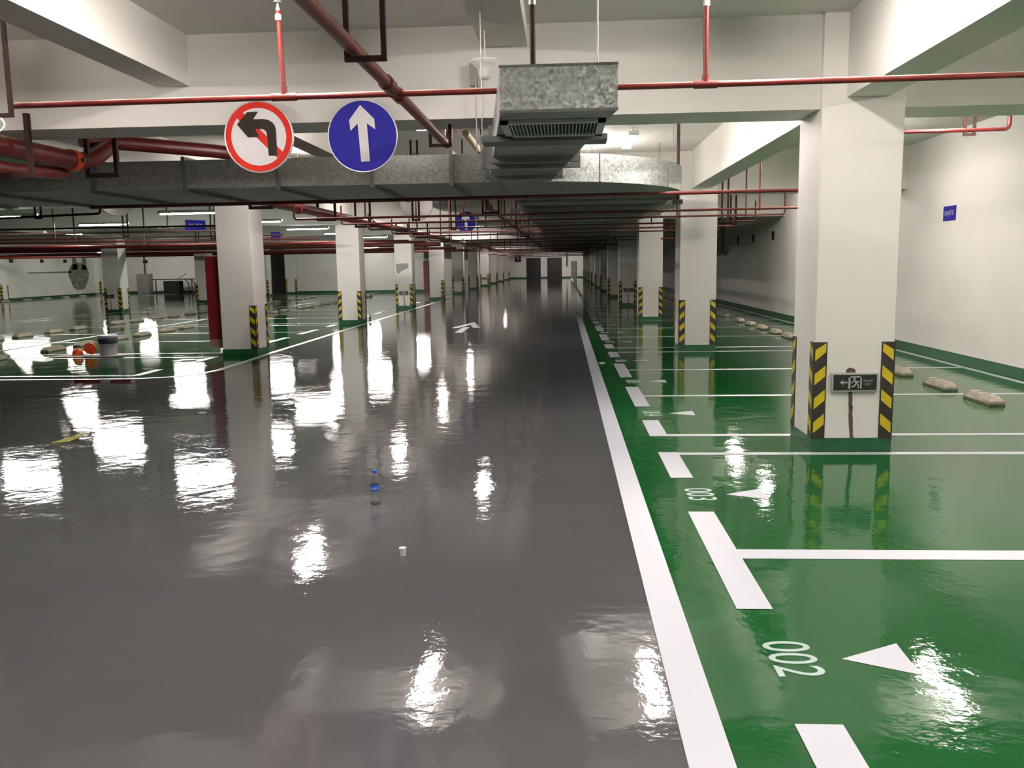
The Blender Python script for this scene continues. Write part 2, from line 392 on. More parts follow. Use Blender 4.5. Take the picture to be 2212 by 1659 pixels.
# bay numbers and little triangles
yt = [(3.37, '002'), (5.88, '003'), (9.14, '004'), (11.66, '005'), (14.2, '006'), (17.66, '007'), (20.1, '008'), (22.6, '009'), (26.0, '010'), (28.5, '011')]
for k, (y, n) in enumerate(yt):
    coat('triangle_marking', 'white_marking', [[(1.11, y-.01), (1.37, y-.14), (1.38, y+.14)]], 0.0045)
    d = glyphs(n, 0.275, 'number_marking', 'bay_number', FL, (0.905 + (0.02 if k else 0), y-.01, 0.0035), (0, 0, -math.pi/2), 0.0008, 0.80)
    d['kind'] = 'structure'
coat('triangle_marking', 'white_marking', [[(1.1, 0.8), (1.37, 0.67), (1.38, 0.95)]], 0.0045)
# big direction arrow on the lane
coat('lane_arrow', 'white_marking', [[(-2.62, 20.5), (-2.44, 20.5), (-2.44, 22.3), (-2.62, 22.3)], [(-2.9, 22.1), (-2.72, 22.1), (-2.53, 23.2), (-2.34, 22.1), (-2.16, 22.1), (-2.53, 24.3)]], 0.004)

# ------------------------------------------------------------------ pillars
def guard_mesh(sx, sy):
    b = MB(); t = 0.006; w = 0.105; z0, z1 = 0.115, 0.925
    # L shaped rubber guard whose outer corner is at the origin, arms reaching along sx, sy
    def arm(fn):
        V = [fn(d, e, z) for z in (z0, z1) for e in (0, t) for d in (-t, w)]
        b.raw(V, [(0, 2, 3, 1), (4, 5, 7, 6), (0, 1, 5, 4), (2, 6, 7, 3), (0, 4, 6, 2), (1, 3, 7, 5)], 0)
        for k in range(4):
            zb = z0+0.045+0.203*k; q = 0.0075
            pts = [(0.008, zb), (0.095, zb+0.075), (0.095, min(z1-.01, zb+0.075+0.092)), (0.008, zb+0.092)]
            b.face([fn(d, q, z) for d, z in pts], 1)
    fx = lambda d, e, z: (sx*d, -sy*e, z)
    fy = lambda d, e, z: (-sx*e, sy*d, z)
    arm(fx); arm(fy)
    return b
def make_pillar(w=0.65, d=0.65):
    root = thing('concrete_pillar', 'x', 'pillar', kind='thing', group='white pillars with striped corner guards')
    MB().box(0, w, 0, d, 0.10, CEIL, c=0.008).build('shaft', 'pillar_paint', root)
    MB().box(-.003, w+.003, -.003, d+.003, 0.0, 0.118).build('base_band', 'green_band', root)
    for sx, sy, x, y in ((1, 1, 0, 0), (-1, 1, w, 0), (1, -1, 0, d), (-1, -1, w, d)):
        guard_mesh(sx, sy).build('corner_guard', ['guard_black', 'guard_yellow'], root, (x, y, 0))
    return root
P0 = make_pillar()
for k in range(11):
    lab = ('nearest white pillar, beside the lit right wall, with an exit sign low on its front' if k == 0 else
           'white striped-guard pillar, %s from the front in the right-hand row' % ORD[k])
    place(P0, (2.07, 7.24+PITCHY*k, 0), lab)
for k in range(0, 11):
    lab = {0: 'white pillar standing level with the nearest right pillar, past the left edge of the lane',
           1: 'largest white pillar left of the lane, tall red cabinet at its side',
           3: 'white pillar with a grey plaster patch and small exit sign, left of the lane',
           4: 'white pillar with a red cabinet far down the row left of the lane'}.get(
        k, 'white striped-guard pillar, %s from the front in the row left of the lane' % ORD[k-1])
    c = place(P0, (-6.35, 7.24+PITCHY*k, 0), lab)
    if k in (1, 4):                            # no guard on the corner the hydrant cabinet covers
        for ch in list(c.children):
            if ch.name.startswith('corner_guard') and ch.location.x < .1 and ch.location.y < .1: bpy.data.objects.remove(ch)
for k, y in enumerate((24.04, 32.44, 40.84, 49.24)):
    lab = ['pillar of the second row at left, nearest the camera, past the picture edge', 'white pillar with a small dark exit sign, left of the white pail',
           'white pillar just left of the tall red cabinet, in the second row', 'pillar in shade beside the dark passage in the second row'][k]
    place(P0, (-17.72, y, 0), lab)

# cable channel and patch low on the nearest pillar, exit signs
def exit_sign(loc, label):
    r = thing('exit_sign', label, 'exit sign', loc, group='black exit signs low on pillars')
    MB().box(-.19, .19, -.035, 0, -.078, .078, c=0.004).build('housing', 'aluminium', r)
    MB().box(-.175, .175, -.038, -.034, -.065, .065).build('face_panel', 'exit_face', r)
    b = MB(); y0, y1 = -.041, -.038
    b.prism_xz([(-.125, 0), (-.095, .022), (-.100, .006), (-.062, .006), (-.062, -.006), (-.100, -.006), (-.095, -.022)], y0, y1)
    # doorway
    b.box(-.055, -.040, y0, y1, -.052, .052).box(-.055, .052, y0, y1, .042, .052).box(.041, .052, y0, y1, -.052, .052)
    # running figure
    b.lathe([(0.0095, 0), (0.0095, .003)], 14, 0, (-.008, y0+.003, .030), Matrix.Rotation(math.pi/2, 3, 'X'))
    for q in ([(-.006, .020), (.008, .016), (.014, -.010), (.002, -.012)], [(-.006, .018), (-.028, .006), (-.034, -.006), (-.028, -.008), (-.020, .002), (-.002, .008)],
              [(.006, .016), (.024, .006), (.034, .012), (.036, .006), (.024, -.004), (.008, .006)],
              [(.002, -.008), (-.010, -.026), (-.030, -.034), (-.028, -.042), (-.004, -.034), (.010, -.012)],
              [(.008, -.008), (.024, -.028), (.022, -.048), (.030, -.048), (.033, -.024), (.016, -.006)]):
        b.prism_xz(q, y0, y1)
    b.build('pictogram', 'exit_symbol', r)
    try:
        glyphs('安全出口', 0.020, 'exit_symbol', 'lettering', r, (.105, -.0385, .012), (math.pi/2, 0, 0), 0.0008)
        glyphs('EXIT', 0.024, 'exit_symbol', 'lettering', r, (.105, -.0385, -.016), (math.pi/2, 0, 0), 0.0008)
    except Exception as e: print(e)
    return r
exit_sign((2.40, 7.24, 0.592), 'black exit sign with running figure on the front of the nearest right pillar')
exit_sign((-6.03, 32.44, 0.60), 'small exit sign on the pillar with the grey plaster patch')
exit_sign((-17.5, 32.44, 0.62), 'small exit sign on the pillar left of the white pail')
exit_sign((2.40, 32.44, 0.60), 'exit sign on the dark fourth pillar right of the lane')
exit_sign((-6.03, 66.04, 0.60), 'tiny exit sign on a far pillar left of the lane')
def cable_chase(x, y, w, label, big=True):
    pts = []
    rng = random.Random(int(x*10))
    L_ = []; R_ = []
    for k in range(13):
        z = 0.118 + (0.512-0.118)*k/12; dx = 0.022*(1-k/12.0)
        L_.append((x+dx-w/2+rng.uniform(-.004, .004), z)); R_.append((x+dx+w/2+rng.uniform(-.004, .004), z))
    o = MB().prism_xz(L_+R_[::-1], y-.003, y+.002)
    if big: o.prism_xz([(x-.045, .668), (x+.04, .668), (x+.03, .70), (x-.01, .712), (x-.035, .70)], y-.003, y+.002)
    return tag(o.build('cable_chase', 'chase_fill'), label, 'wall chase')
cable_chase(2.375, 7.24, .032, 'rough filled cable chase running down the nearest pillar below its exit sign')
cable_chase(-6.04, 32.44, .03, 'cable chase under the exit sign on the plaster-patched pillar', False)
cable_chase(-17.5, 32.44, .03, 'cable chase under the exit sign left of the white pail', False)
cable_chase(2.39, 32.44, .03, 'cable chase under the exit sign on the dark fourth right pillar', False)
tag(MB().prism_xz([(-6.31, 1.70), (-5.82, 1.71), (-5.84, 1.52), (-6.0, 1.47), (-6.1, 1.42), (-6.2, 1.32), (-6.27, 1.36)], 32.435, 32.441).build('plaster_patch', 'plaster_patch'),
    'grey bare plaster patch on a white pillar left of the lane', 'plaster patch')

# hydrant cabinets
def cabinet(x, y, label):
    r = thing('hydrant_cabinet', label, 'hydrant cabinet', (x, y, 0))
    MB().box(0, .262, 0, .55, .30, 1.84, c=.006).build('cabinet_body', 'hydrant_red', r)
    MB().box(0, .262, 0, .55, .14, .298).build('scuffed_foot', 'scuffed_red', r)
    MB().box(-.012, .0, .03, .52, .36, 1.78).build('door_panel', 'hydrant_red', r)
cabinet(-6.64, 15.76, 'tall dark red fire hydrant cabinet beside the big left pillar, foot scuffed')
cabinet(-6.64, 40.96, 'small distant red hydrant cabinet on a pillar far down the left row')

# ------------------------------------------------------------------ wheel stops
def make_stop():
    r = thing('wheel_stop', 'x', 'wheel stop', group='concrete wheel stops')
    b = MB(); L_, w, h = 0.31, 0.078, 0.10
    prof = [(-L_, w, 0.004), (-L_+.0, w, .05), (-L_+.07, w*.62, h), (L_-.07, w*.62, h), (L_, w, .05), (L_, w, .004)]
    V = [(sgn*x_, y_, z_) for sgn in (1, -1) for y_, x_, z_ in prof]
    b.raw(V, [(0, 1, 2, 3, 4, 5)[::-1], (6, 7, 8, 9, 10, 11), (0, 6, 7, 1)[::-1], (1, 7, 8, 2)[::-1], (2, 8, 9, 3)[::-1], (3, 9, 10, 4)[::-1], (4, 10, 11, 5)[::-1], (5, 11, 6, 0)[::-1]])
    b.build('block', 'concrete', r)
    c = MB(); c.box(-.083, .083, -.315, .315, 0, .022)
    c.build('footing', 'concrete_dark', r)
    c = MB()
    for y in (-.12, .09): c.box(-.050, .050, y-.006, y+.006, .0995, .1025)
    c.build('joint', 'concrete_dark', r)
    return r
S0 = make_stop()
pos = []
for k in range(8):
    o = PITCHY*k
    for c in (9.15, 11.62, 14.2): pos += [c-.68+o, c+.66+o]
for k, y in enumerate(sorted(pos)[:28]):
    place(S0, (4.68, y, 0), 'concrete wheel stop in the bays by the right wall, %s counted from the front' % ORD[k])
pos = []
for k in range(4):
    o = PITCHY*k
    for c in (17.45, 20.05, 22.55): pos += [c-.58+o, c+.58+o]
pos = [15.0, 13.7] + pos
for nm, x in (('nearer', -10.38), ('farther', -13.45)):
    for k, y in enumerate(sorted(pos)[:24]):
        place(S0, (x, y, 0), 'concrete wheel stop in the %s row of the left bays, %s counted from the front' % (nm, ORD[k]))
for k in range(8):
    place(S0, (-30.3, 41.5+1.9*k, 0), 'concrete wheel stop along the far left wall, %s counted from the front' % ORD[k])

# ------------------------------------------------------------------ lamps
def make_lamp(kind, z=3.3):
    warm = kind == 'twin'
    r = thing('fluorescent_lamp', 'x', 'fluorescent lamp')
    if warm:
        MB().box(-.026, .026, -.62, .62, .0, .062, c=.006).build('batten', 'white_enamel', r)
        for s in (-1, 1):
            MB().tube([(s*.04, -.59, 0), (s*.04, .59, 0)], .014, 10).build('tube', 'tube_warm', r)
        for y in (-.605, .605): MB().box(-.06, .06, y-.012, y+.012, -.02, .04).build('lamp_holder', 'white_enamel', r)
        for y in (-.45, .45): MB().tube([(0, y, .07), (0, y, CEIL-z-.002)], .004, 6).build('suspension_rod', 'zinc_rod', r)
    else:
        b = MB(); V = []
        for y in (-.63, .63): V += [(-.085, y, .009), (-.03, y, .066), (.03, y, .066), (.085, y, .009)]
        b.raw(V, [(0, 1, 5, 4), (1, 2, 6, 5), (2, 3, 7, 6)]); b.raw([(x*.95, y, z-.003) for x, y, z in V], [(4, 5, 1, 0), (5, 6, 2, 1), (6, 7, 3, 2)])
        b.build('reflector', 'lamp_reflector', r)
        MB().tube([(0, -.59, 0), (0, .59, 0)], .0155, 10).build('tube', 'tube_cool', r)
        for y in (-.605, .605): MB().box(-.022, .022, y-.012, y+.012, -.02, .06).build('lamp_holder', 'white_enamel', r)
        for y in (-.5, .5): MB().tube([(0, y, .07), (0, y, CEIL-2.722)], .004, 6).build('suspension_chain', 'zinc_rod', r)
    return r
LW, LC, LN, LT = make_lamp('twin'), make_lamp('single'), make_lamp('twin', 3.15), make_lamp('twin', 3.44)
LD = make_lamp('twin', 2.82)  # added lamp, kept out of sight, that brightens the bay ceiling
place(LD, (0.45, 14.1, 2.82), 'added twin lamp above the lane duct, hidden behind its curved bend')
aisle = [(0.865, 11.45, 'bright twin fluorescent lamp seen below the beam, above the curved duct'),
         (-1.60, 9.45, 'twin lamp hidden behind the first beam, left of the branch duct'), (0.95, 9.30, 'twin lamp behind the first beam, right of the branch duct')]
for x, y, lab in aisle: place(LN, (x, y, 3.15), lab)
k = 0
for x, y in ((1.35, 5.35), (-1.85, 5.15), (0.6, 0.7), (-4.5, 5.4), (4.3, 4.5), (4.3, 0.2), (-1.7, 0.2),  # the lamp almost straight above the camera is added to brighten the branch duct
             (4.2, 9.35), (4.02, 13.2), (4.3, 18.0), (4.3, 21.6),
             (-1.8, 18.4), (-4.4, 14.0), (-4.4, 22.2), (-4.4, 30.6), (-4.4, 39.9), (-4.4, 50.8), (-4.4, 59.2), (-4.4, 64.5), (-4.4, 71.5), (-4.4, 79.5), (-4.4, 87.5), (-2.6, 95.5), (0.1, 96.3), (1.4, 95.5)):
    place(LT if y in (5.35, 5.15) else LN if y < 12 else LW, (x, y, 3.44 if y in (5.35, 5.15) else 3.15 if y < 12 else 3.3), 'unseen twin fluorescent batten above the beams, %s reckoned from the camera' % ORD[k], group='twin lamps hidden above the beams'); k += 1
k = 0
for x, y, rz in ((-11.3, 17.2, 0), (-7.5, 17.2, 0), (-7.42, 20.8, 0), (-11.25, 20.8, 0), (-7.45, 25.1, 0), (-11.2, 24.9, 0), (-14.9, 25.3, 1.2), (-7.4, 28.9, 0), (-7.4, 33.3, 0),
                 (-11.4, 33.5, 0), (-15.0, 33.5, 0), (-7.3, 42.6, 0), (-11.5, 44.5, 0), (-14.5, 47.6, 0), (-27.9, 42.2, 0.9), (-26.6, 42.1, 0), (-27.6, 47.2, 0), (-27.0, 54.5, 0), (-28, 52.0, 0), (-11.5, 50.8, 0), (-22.0, 55.5, 0), (-27.5, 36, 0)):
    place(LC, (x, y, 2.72), 'cool white single tube lamp hanging over the left bays, %s counted from the front' % ORD[k], rz=math.pi/2+rz,
          group='single tube lamps over the left bays'); k += 1

# ------------------------------------------------------------------ ducts
ZB, ZT = 2.45, 2.74
def main_duct():
    r = thing('air_duct', 'wide galvanised air duct crossing the ceiling and curving to run down the lane', 'air duct', (-0.6, 11.15, ZB))
    cx, cy, R_ = -0.6, 11.15, 2.07
    H = ZT-ZB
    MB().box(-13.4, 0, -R_, 0, 0, H).build('cross_run', 'galvanised_dull', r)
    arc = [(R_*math.sin(a), -R_*math.cos(a)) for a in [math.pi/2*k/20 for k in range(21)]]
    b = MB(); b.raw([(x, y, z) for z in (0, H) for x, y in arc] + [(0, 0, 0), (0, 0, H)],
                    [(i, i+1, 21+i+1, 21+i) for i in range(20)], 0, True)
    b.face([(x, y, 0) for x, y in arc[::-1]] + [(0, 0, 0)]) if False else b.face([(0, 0, 0)] + [(x, y, 0) for x, y in arc[::-1]])
    b.face([(0, 0, H)] + [(x, y, H) for x, y in arc])
    b.build('curved_bend', 'galvanised_steel', r)
    MB().box(0.0, R_, 0, 50, 0, H).build('lane_run', 'galvanised_dull', r)
    for a in (0.5, 1.05):                       # seam beads along the bend
        x, y = R_*math.sin(a), -R_*math.cos(a); MB().tube([(x, y-.003, 0), (x, y-.003, H)], .005, 6).build('seam', 'duct_flange', r)
    for x in (-0.55, -1.38, -2.38, -3.38, -4.38, -5.5, -6.6):
        f = MB(); e = .035
        f.box(x-.02, x+.02, -R_-e, e, -e, 0).box(x-.02, x+.02, -R_-e, e, H, H+e).box(x-.02, x+.02, -R_-e, -R_, 0, H).box(x-.02, x+.02, 0, e, 0, H)
        f.build('flange', 'duct_flange', r)
    k = 0
    y = 0.55
    while y < 48:
        f = MB(); e = .035
        f.box(-e, R_+e, y-.02, y+.02, -e, 0).box(-e, R_+e, y-.02, y+.02, H, H+e).box(-e, 0, y-.02, y+.02, 0, H).box(R_, R_+e, y-.02, y+.02, 0, H)
        f.build('flange', 'duct_flange', r); y += 1.24 if y < 15 else 2.48
    return r
main_duct()
# trapeze bars carrying the lane run
def trapeze(x0, x1, y, z, label, ztop=CEIL):
    r = thing('duct_hanger', label, 'duct hanger', (0, y, z), group='steel bars carrying the lane duct')
    MB().box(x0, x1, -.025, .025, -.05, 0).build('cross_bar', 'duct_flange', r)
    for x in (x0+.03, x1-.03): MB().tube([(x, 0, -.07), (x, 0, ztop-z)], .006, 6).build('threaded_rod', 'zinc_rod', r)
for k, y in enumerate((12.7, 14.5, 18.6, 21.2, 27, 31, 38)):
    trapeze(-0.74, 1.60, y, ZB-.037, 'steel trapeze under the lane duct, %s behind the curved bend' % ORD[k])
def branch_duct():
    r = thing('branch_duct', 'galvanised branch duct reaching towards the camera with a grille under its end', 'air duct', (-0.02, 4.86, 2.425))
    H = .245; y1 = 4.18
    def xs(y): return (-.32-.10*y, .32-.10*y)
    a = xs(0); c = xs(y1)
    b = MB(); V = [(a[0], 0, 0), (a[1], 0, 0), (c[1], y1, 0.02), (c[0], y1, 0.02), (a[0], 0, H), (a[1], 0, H), (c[1], y1, H), (c[0], y1, H)]
    b.raw(V, [(0, 3, 2, 1), (4, 5, 6, 7), (0, 1, 5, 4), (1, 2, 6, 5), (2, 3, 7, 6), (3, 0, 4, 7)])
    b.build('duct_body', 'galvanised_steel', r)
    b = MB(); t = .004
    for z0, z1 in ((-.004, .012), (H-.010, H+.004)): b.box(a[0]-t, a[1]+t, -t, .004, z0, z1)
    b.build('folded_edge', 'duct_flange', r)
    for y, wd, e in ((.86, .24, .075), (2.02, .05, .03), (2.45, .05, .09), (3.35, .05, .035)):
        q = xs(y); f = MB(); q2 = xs(y+wd)
        f.box(min(q[0], q2[0])-e, max(q[1], q2[1])+e, y, y+wd, -.035, .001)
        if y > 1: f.box(min(q[0], q2[0])-e, q2[0], y, y+.03, .001, H).box(q[1], q[1]+e, y, y+.03, .001, H)
        f.build('flange', 'duct_flange', r)
    g = MB().box(-.31, .25, .30, .80, -.008, 0).build('grille_recess', 'void_black', r)
    g = MB(); x0, x1, ya, yb = -.34, .27, .27, .83
    g.box(x0, x1, ya, ya+.05, -.018, 0).box(x0, x1, yb-.06, yb, -.018, 0).box(x0, x0+.045, ya, yb, -.018, 0).box(x1-.045, x1, ya, yb, -.018, 0)
    fr = g.build('grille', 'grille_aluminium', r)
    s = MB()
    for k in range(24):
        x = x0+.06+k*(x1-x0-.12)/23
        s.raw([(x-.004, ya+.045, -.020), (x+.004, ya+.045, -.002), (x+.004, yb-.055, -.002), (x-.004, yb-.055, -.020),
               (x-.002, ya+.045, -.020), (x+.006, ya+.045, -.002), (x+.006, yb-.055, -.002), (x-.002, yb-.055, -.020)],
              [(0, 1, 2, 3), (7, 6, 5, 4), (0, 4, 5, 1), (3, 2, 6, 7), (0, 3, 7, 4), (1, 5, 6, 2)])
    s.build('louvre_slats', 'grille_aluminium', fr)
    return r
branch_duct()
def rod(x, y, z0, z1, label, r=.005, mat='zinc_rod', group='thin hanger rods'):
    return tag(MB().tube([(x, y, z0), (x, y, z1)], r, 8).build('hanger_rod', mat), label, 'hanger rod', group)
rod(.21, 5.3, 2.67, CEIL, 'thin rod rising from the right half of the branch duct box')
rod(-.57, 6.3, 2.42, CEIL, 'thin pale rod left of the branch duct, passing the white pendant dish')
rod(-.70, 7.22, 2.42, 3.20, 'thin rod fixed to the beam face left of the branch duct')
tag(MB().tube([(-.06, 6.4, 2.68), (-.08, 6.4, 2.95)], .018, 10).build('pipe_stub', 'zinc_rod'), 'short grey pipe stub standing on top of the branch duct', 'pipe stub')
tag(MB().box(-.75, -.69, 7.22, 7.30, 3.05, 3.22).build('junction_box', 'panel_grey'), 'grey junction box on the beam left of the white pendant dish', 'junction box')
# square steel drop beside the bend
r = thing('steel_drop', 'dark vertical steel bar beside the curved duct end, down from the ceiling', 'steel hanger', (1.5, 11.6, 2.38))
MB().box(-.02, .02, -.02, .02, 0, CEIL-2.38).build('bar', 'steel_primer', r); MB().box(-.06, .06, -.04, .04, -.03, .03).build('clamp', 'black_steel', r)
r = thing('ceiling_conduit', 'brown steel conduit hanging from the ceiling behind the branch duct box', 'conduit', (-.17, 5.25, 2.67))
MB().tube([(0, 0, 0), (0, 0, .86)], .017, 10).build('conduit', 'steel_primer', r); MB().tube([(0, 0, .42), (0, 0, .47)], .022, 10).build('coupler', 'zinc_rod', r)
r = thing('pendant_dish', 'white dish-shaped ceiling fitting just left of the branch duct box', 'ceiling fitting', (-.585, 6.8, 3.0))
MB().lathe([(.0, -.005), (.022, .0), (.052, .025), (.055, .075), (.085, .105)], 28).build('bowl', 'white_enamel', r)
MB().lathe([(.085, .105), (.112, .130), (.112, .142), (.02, .150)], 28).build('dish', 'white_enamel', r)
MB().tube([(0, 0, .145), (0, 0, CEIL-3.0)], .006, 8).build('stem', 'white_enamel', r)
tag(MB().tube([(-.86, 7.85, 2.765), (-.86, 8.95, 2.765)], .032, 12).build('cream_tube', 'cream_pipe'), 'short cream-coloured tube sticking out above the cross duct', 'tube')

# ------------------------------------------------------------------ pipes
def pipe(name, pts, r, label, mat='pipe_red', cat='pipe', group=None, fillet=0.0, uprights=(), couplings=(), n=10, heads=()):
    o = thing(name, label, cat, pts[0], group)
    off = Vector(pts[0]); q = [tuple(Vector(p)-off) for p in pts]
    MB().tube(q, r, n, fillet=fillet).build('pipe_run', mat, o)
    for x, y, z0, z1 in uprights:
        MB().tube([tuple(Vector((x, y, z0))-off), tuple(Vector((x, y, z1))-off)], r*0.8, 8).build('riser', mat, o)
    for a, b_ in couplings:
        MB().tube([tuple(Vector(a)-off), tuple(Vector(b_)-off)], r*1.3, 12).build('coupling', mat, o)
    return o
# front sprinkler line
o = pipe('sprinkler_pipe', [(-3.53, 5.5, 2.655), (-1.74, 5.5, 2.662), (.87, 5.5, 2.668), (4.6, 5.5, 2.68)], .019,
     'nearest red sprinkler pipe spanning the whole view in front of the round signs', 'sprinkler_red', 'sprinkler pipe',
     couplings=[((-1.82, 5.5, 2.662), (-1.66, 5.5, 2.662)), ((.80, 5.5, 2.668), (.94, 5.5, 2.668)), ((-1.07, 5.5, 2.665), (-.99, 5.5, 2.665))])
off = Vector((-3.53, 5.5, 2.655))
for nx in (.87, -1.74):
    a = Vector((nx, 5.5, 2.68))-off
    dx = .0 if nx > 0 else -.012
    MB().tube([a, a+Vector((dx, 0, .50))], .0155, 10).build('riser', 'sprinkler_red', o)
    h = MB(); p = a+Vector((dx, 0, .50))
    h.lathe([(.020, -.06), (.020, -.03), (.014, -.02), (.012, .01), (.008, .02), (.005, .045)], 14, 0, p); h.lathe([(.004, .045), (.024, .048), (.024, .052), (.003, .056)], 14, 0, p)
    h.build('sprinkler_head', 'white_enamel', o)
    MB().tube([a+Vector((0, 0, -.004)), a+Vector((0, 0, .045))], .021, 12).build('tee_collar', 'sprinkler_red', o)
# lane main: comes over the camera, drops and runs under the duct
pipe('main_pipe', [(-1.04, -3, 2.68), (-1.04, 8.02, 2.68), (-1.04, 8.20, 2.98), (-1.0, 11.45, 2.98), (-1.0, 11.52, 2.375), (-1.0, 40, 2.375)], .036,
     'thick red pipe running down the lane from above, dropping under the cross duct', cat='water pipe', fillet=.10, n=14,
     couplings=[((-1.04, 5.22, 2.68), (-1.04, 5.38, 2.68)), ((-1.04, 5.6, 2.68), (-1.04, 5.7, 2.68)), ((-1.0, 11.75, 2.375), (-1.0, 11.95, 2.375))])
# big left main
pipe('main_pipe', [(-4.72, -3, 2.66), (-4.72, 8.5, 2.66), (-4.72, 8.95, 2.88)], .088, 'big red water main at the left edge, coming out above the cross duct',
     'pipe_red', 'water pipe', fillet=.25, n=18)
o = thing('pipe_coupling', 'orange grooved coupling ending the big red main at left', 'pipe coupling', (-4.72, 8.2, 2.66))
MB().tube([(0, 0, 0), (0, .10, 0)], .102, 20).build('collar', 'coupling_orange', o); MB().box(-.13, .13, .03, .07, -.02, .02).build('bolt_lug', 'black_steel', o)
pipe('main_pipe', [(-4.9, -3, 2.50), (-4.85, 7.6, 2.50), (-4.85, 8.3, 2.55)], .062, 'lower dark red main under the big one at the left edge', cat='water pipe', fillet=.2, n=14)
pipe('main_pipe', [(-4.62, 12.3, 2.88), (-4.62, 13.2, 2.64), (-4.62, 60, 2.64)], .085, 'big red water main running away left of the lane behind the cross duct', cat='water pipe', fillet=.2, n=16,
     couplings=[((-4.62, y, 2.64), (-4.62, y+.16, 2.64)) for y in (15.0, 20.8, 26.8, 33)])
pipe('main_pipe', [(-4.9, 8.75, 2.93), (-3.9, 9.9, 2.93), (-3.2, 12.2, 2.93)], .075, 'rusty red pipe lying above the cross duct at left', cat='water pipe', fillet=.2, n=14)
# branch lines across the lane
XY = [(10.1, -4.28, -5.6, 2.95, 2.35, .021), (13.6, -4.24, -4.24, 3.9, 2.36, .019), (15.1, -3.87, -3.87, 3.75, 2.345, .017), (17.5, -3.93, -3.93, 3.78, 2.345, .017),
      (19.5, -3.85, -3.85, 3.77, 2.34, .017), (22.0, -3.9, -3.9, 3.8, 2.35, .018), (26.0, -3.8, -4.0, 3.7, 2.34, .019), (29.5, -3.8, -3.8, 3.7, 2.34, .019),
      (33.8, -3.9, -3.9, 3.7, 2.33, .02), (37.0, -3.9, -3.9, 3.7, 2.32, .02), (42.0, -3.9, -5.2, 3.7, 2.32, .022), (46.0, -3.9, -5.2, 3.7, 2.32, .022), (52.0, -3.9, -5.2, 3.7, 2.32, .024), (60., -3.9, -5.2, 3.7, 2.32, .026), (70., -3.9, -5.2, 3.7, 2.32, .028), (82., -3.9, -5.2, 3.7, 2.32, .03)]
for k, (y, xe, x0, x1, z, r_) in enumerate(XY):
    pts = [(x0, y, z), (x1, y, z+.035)]
    if k >= 1 and y < 40: pts = [(x0, y, z+.32), (x0, y, z), (x1, y, z+.035), (x1, y, z+.42)]
    ups = [(x, y, z, CEIL-.004) for x in ((-2.55, -.90, .9, 3.1) if k % 2 == 0 else (-3.1, -1.55, 1.75, 3.0)) if x0 < x < x1]
    ups = [u for u in ups if not (-.75 < u[0] < 1.6) and (k > 0 or u[0] > 2)]
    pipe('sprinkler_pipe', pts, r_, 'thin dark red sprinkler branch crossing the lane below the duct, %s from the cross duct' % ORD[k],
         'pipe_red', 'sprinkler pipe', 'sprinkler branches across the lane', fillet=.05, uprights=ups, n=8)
# right-hand loops behind and beside the nearest pillar
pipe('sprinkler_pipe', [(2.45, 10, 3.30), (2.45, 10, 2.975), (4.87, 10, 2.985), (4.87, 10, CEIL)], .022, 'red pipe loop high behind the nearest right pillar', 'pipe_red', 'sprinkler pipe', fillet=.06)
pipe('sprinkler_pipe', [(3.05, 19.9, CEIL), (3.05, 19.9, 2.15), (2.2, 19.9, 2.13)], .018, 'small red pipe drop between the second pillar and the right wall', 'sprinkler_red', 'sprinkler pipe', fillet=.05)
pipe('waste_pipe', [(5.75, 32, CEIL), (5.75, 32, 2.0), (5.75, 32.6, 1.85), (5.75, 33.2, 2.0), (5.75, 33.2, 2.5)], .08, 'grey U-shaped trap pipe hanging on the shaded right wall', 'panel_grey', 'waste pipe', fillet=.25, n=14)
pipe('waste_pipe', [(4.5, 35.5, CEIL), (4.5, 35.5, 2.5), (4.75, 35.5, 2.4), (4.75, 35.5, 1.35)], .05, 'dark vertical pipe between the second and third right pillars', 'black_steel', 'waste pipe', fillet=.1)
# left zone pipes
pipe('sprinkler_pipe', [(-11, 13.9, 2.44), (-7.55, 13.9, 2.53), (-7.55, 13.9, CEIL)], .020, 'dark pipe bending up below the cross duct at left', 'steel_primer', 'sprinkler pipe', fillet=.06)
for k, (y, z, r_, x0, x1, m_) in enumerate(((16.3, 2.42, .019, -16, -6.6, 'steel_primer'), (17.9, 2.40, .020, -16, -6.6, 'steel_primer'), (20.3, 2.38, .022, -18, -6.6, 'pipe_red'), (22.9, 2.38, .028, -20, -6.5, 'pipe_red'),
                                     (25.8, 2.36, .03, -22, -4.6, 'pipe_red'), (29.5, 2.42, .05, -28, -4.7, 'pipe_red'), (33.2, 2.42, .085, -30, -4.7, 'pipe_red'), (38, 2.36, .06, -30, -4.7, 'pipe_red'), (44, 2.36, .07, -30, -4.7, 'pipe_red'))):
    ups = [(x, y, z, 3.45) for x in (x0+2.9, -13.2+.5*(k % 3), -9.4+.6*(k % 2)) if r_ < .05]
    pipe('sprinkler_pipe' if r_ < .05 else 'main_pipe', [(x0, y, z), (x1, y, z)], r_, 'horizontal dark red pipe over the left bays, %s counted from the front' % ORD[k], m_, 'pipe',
         'pipes over the left bays', uprights=ups, n=10 if r_ < .05 else 16)

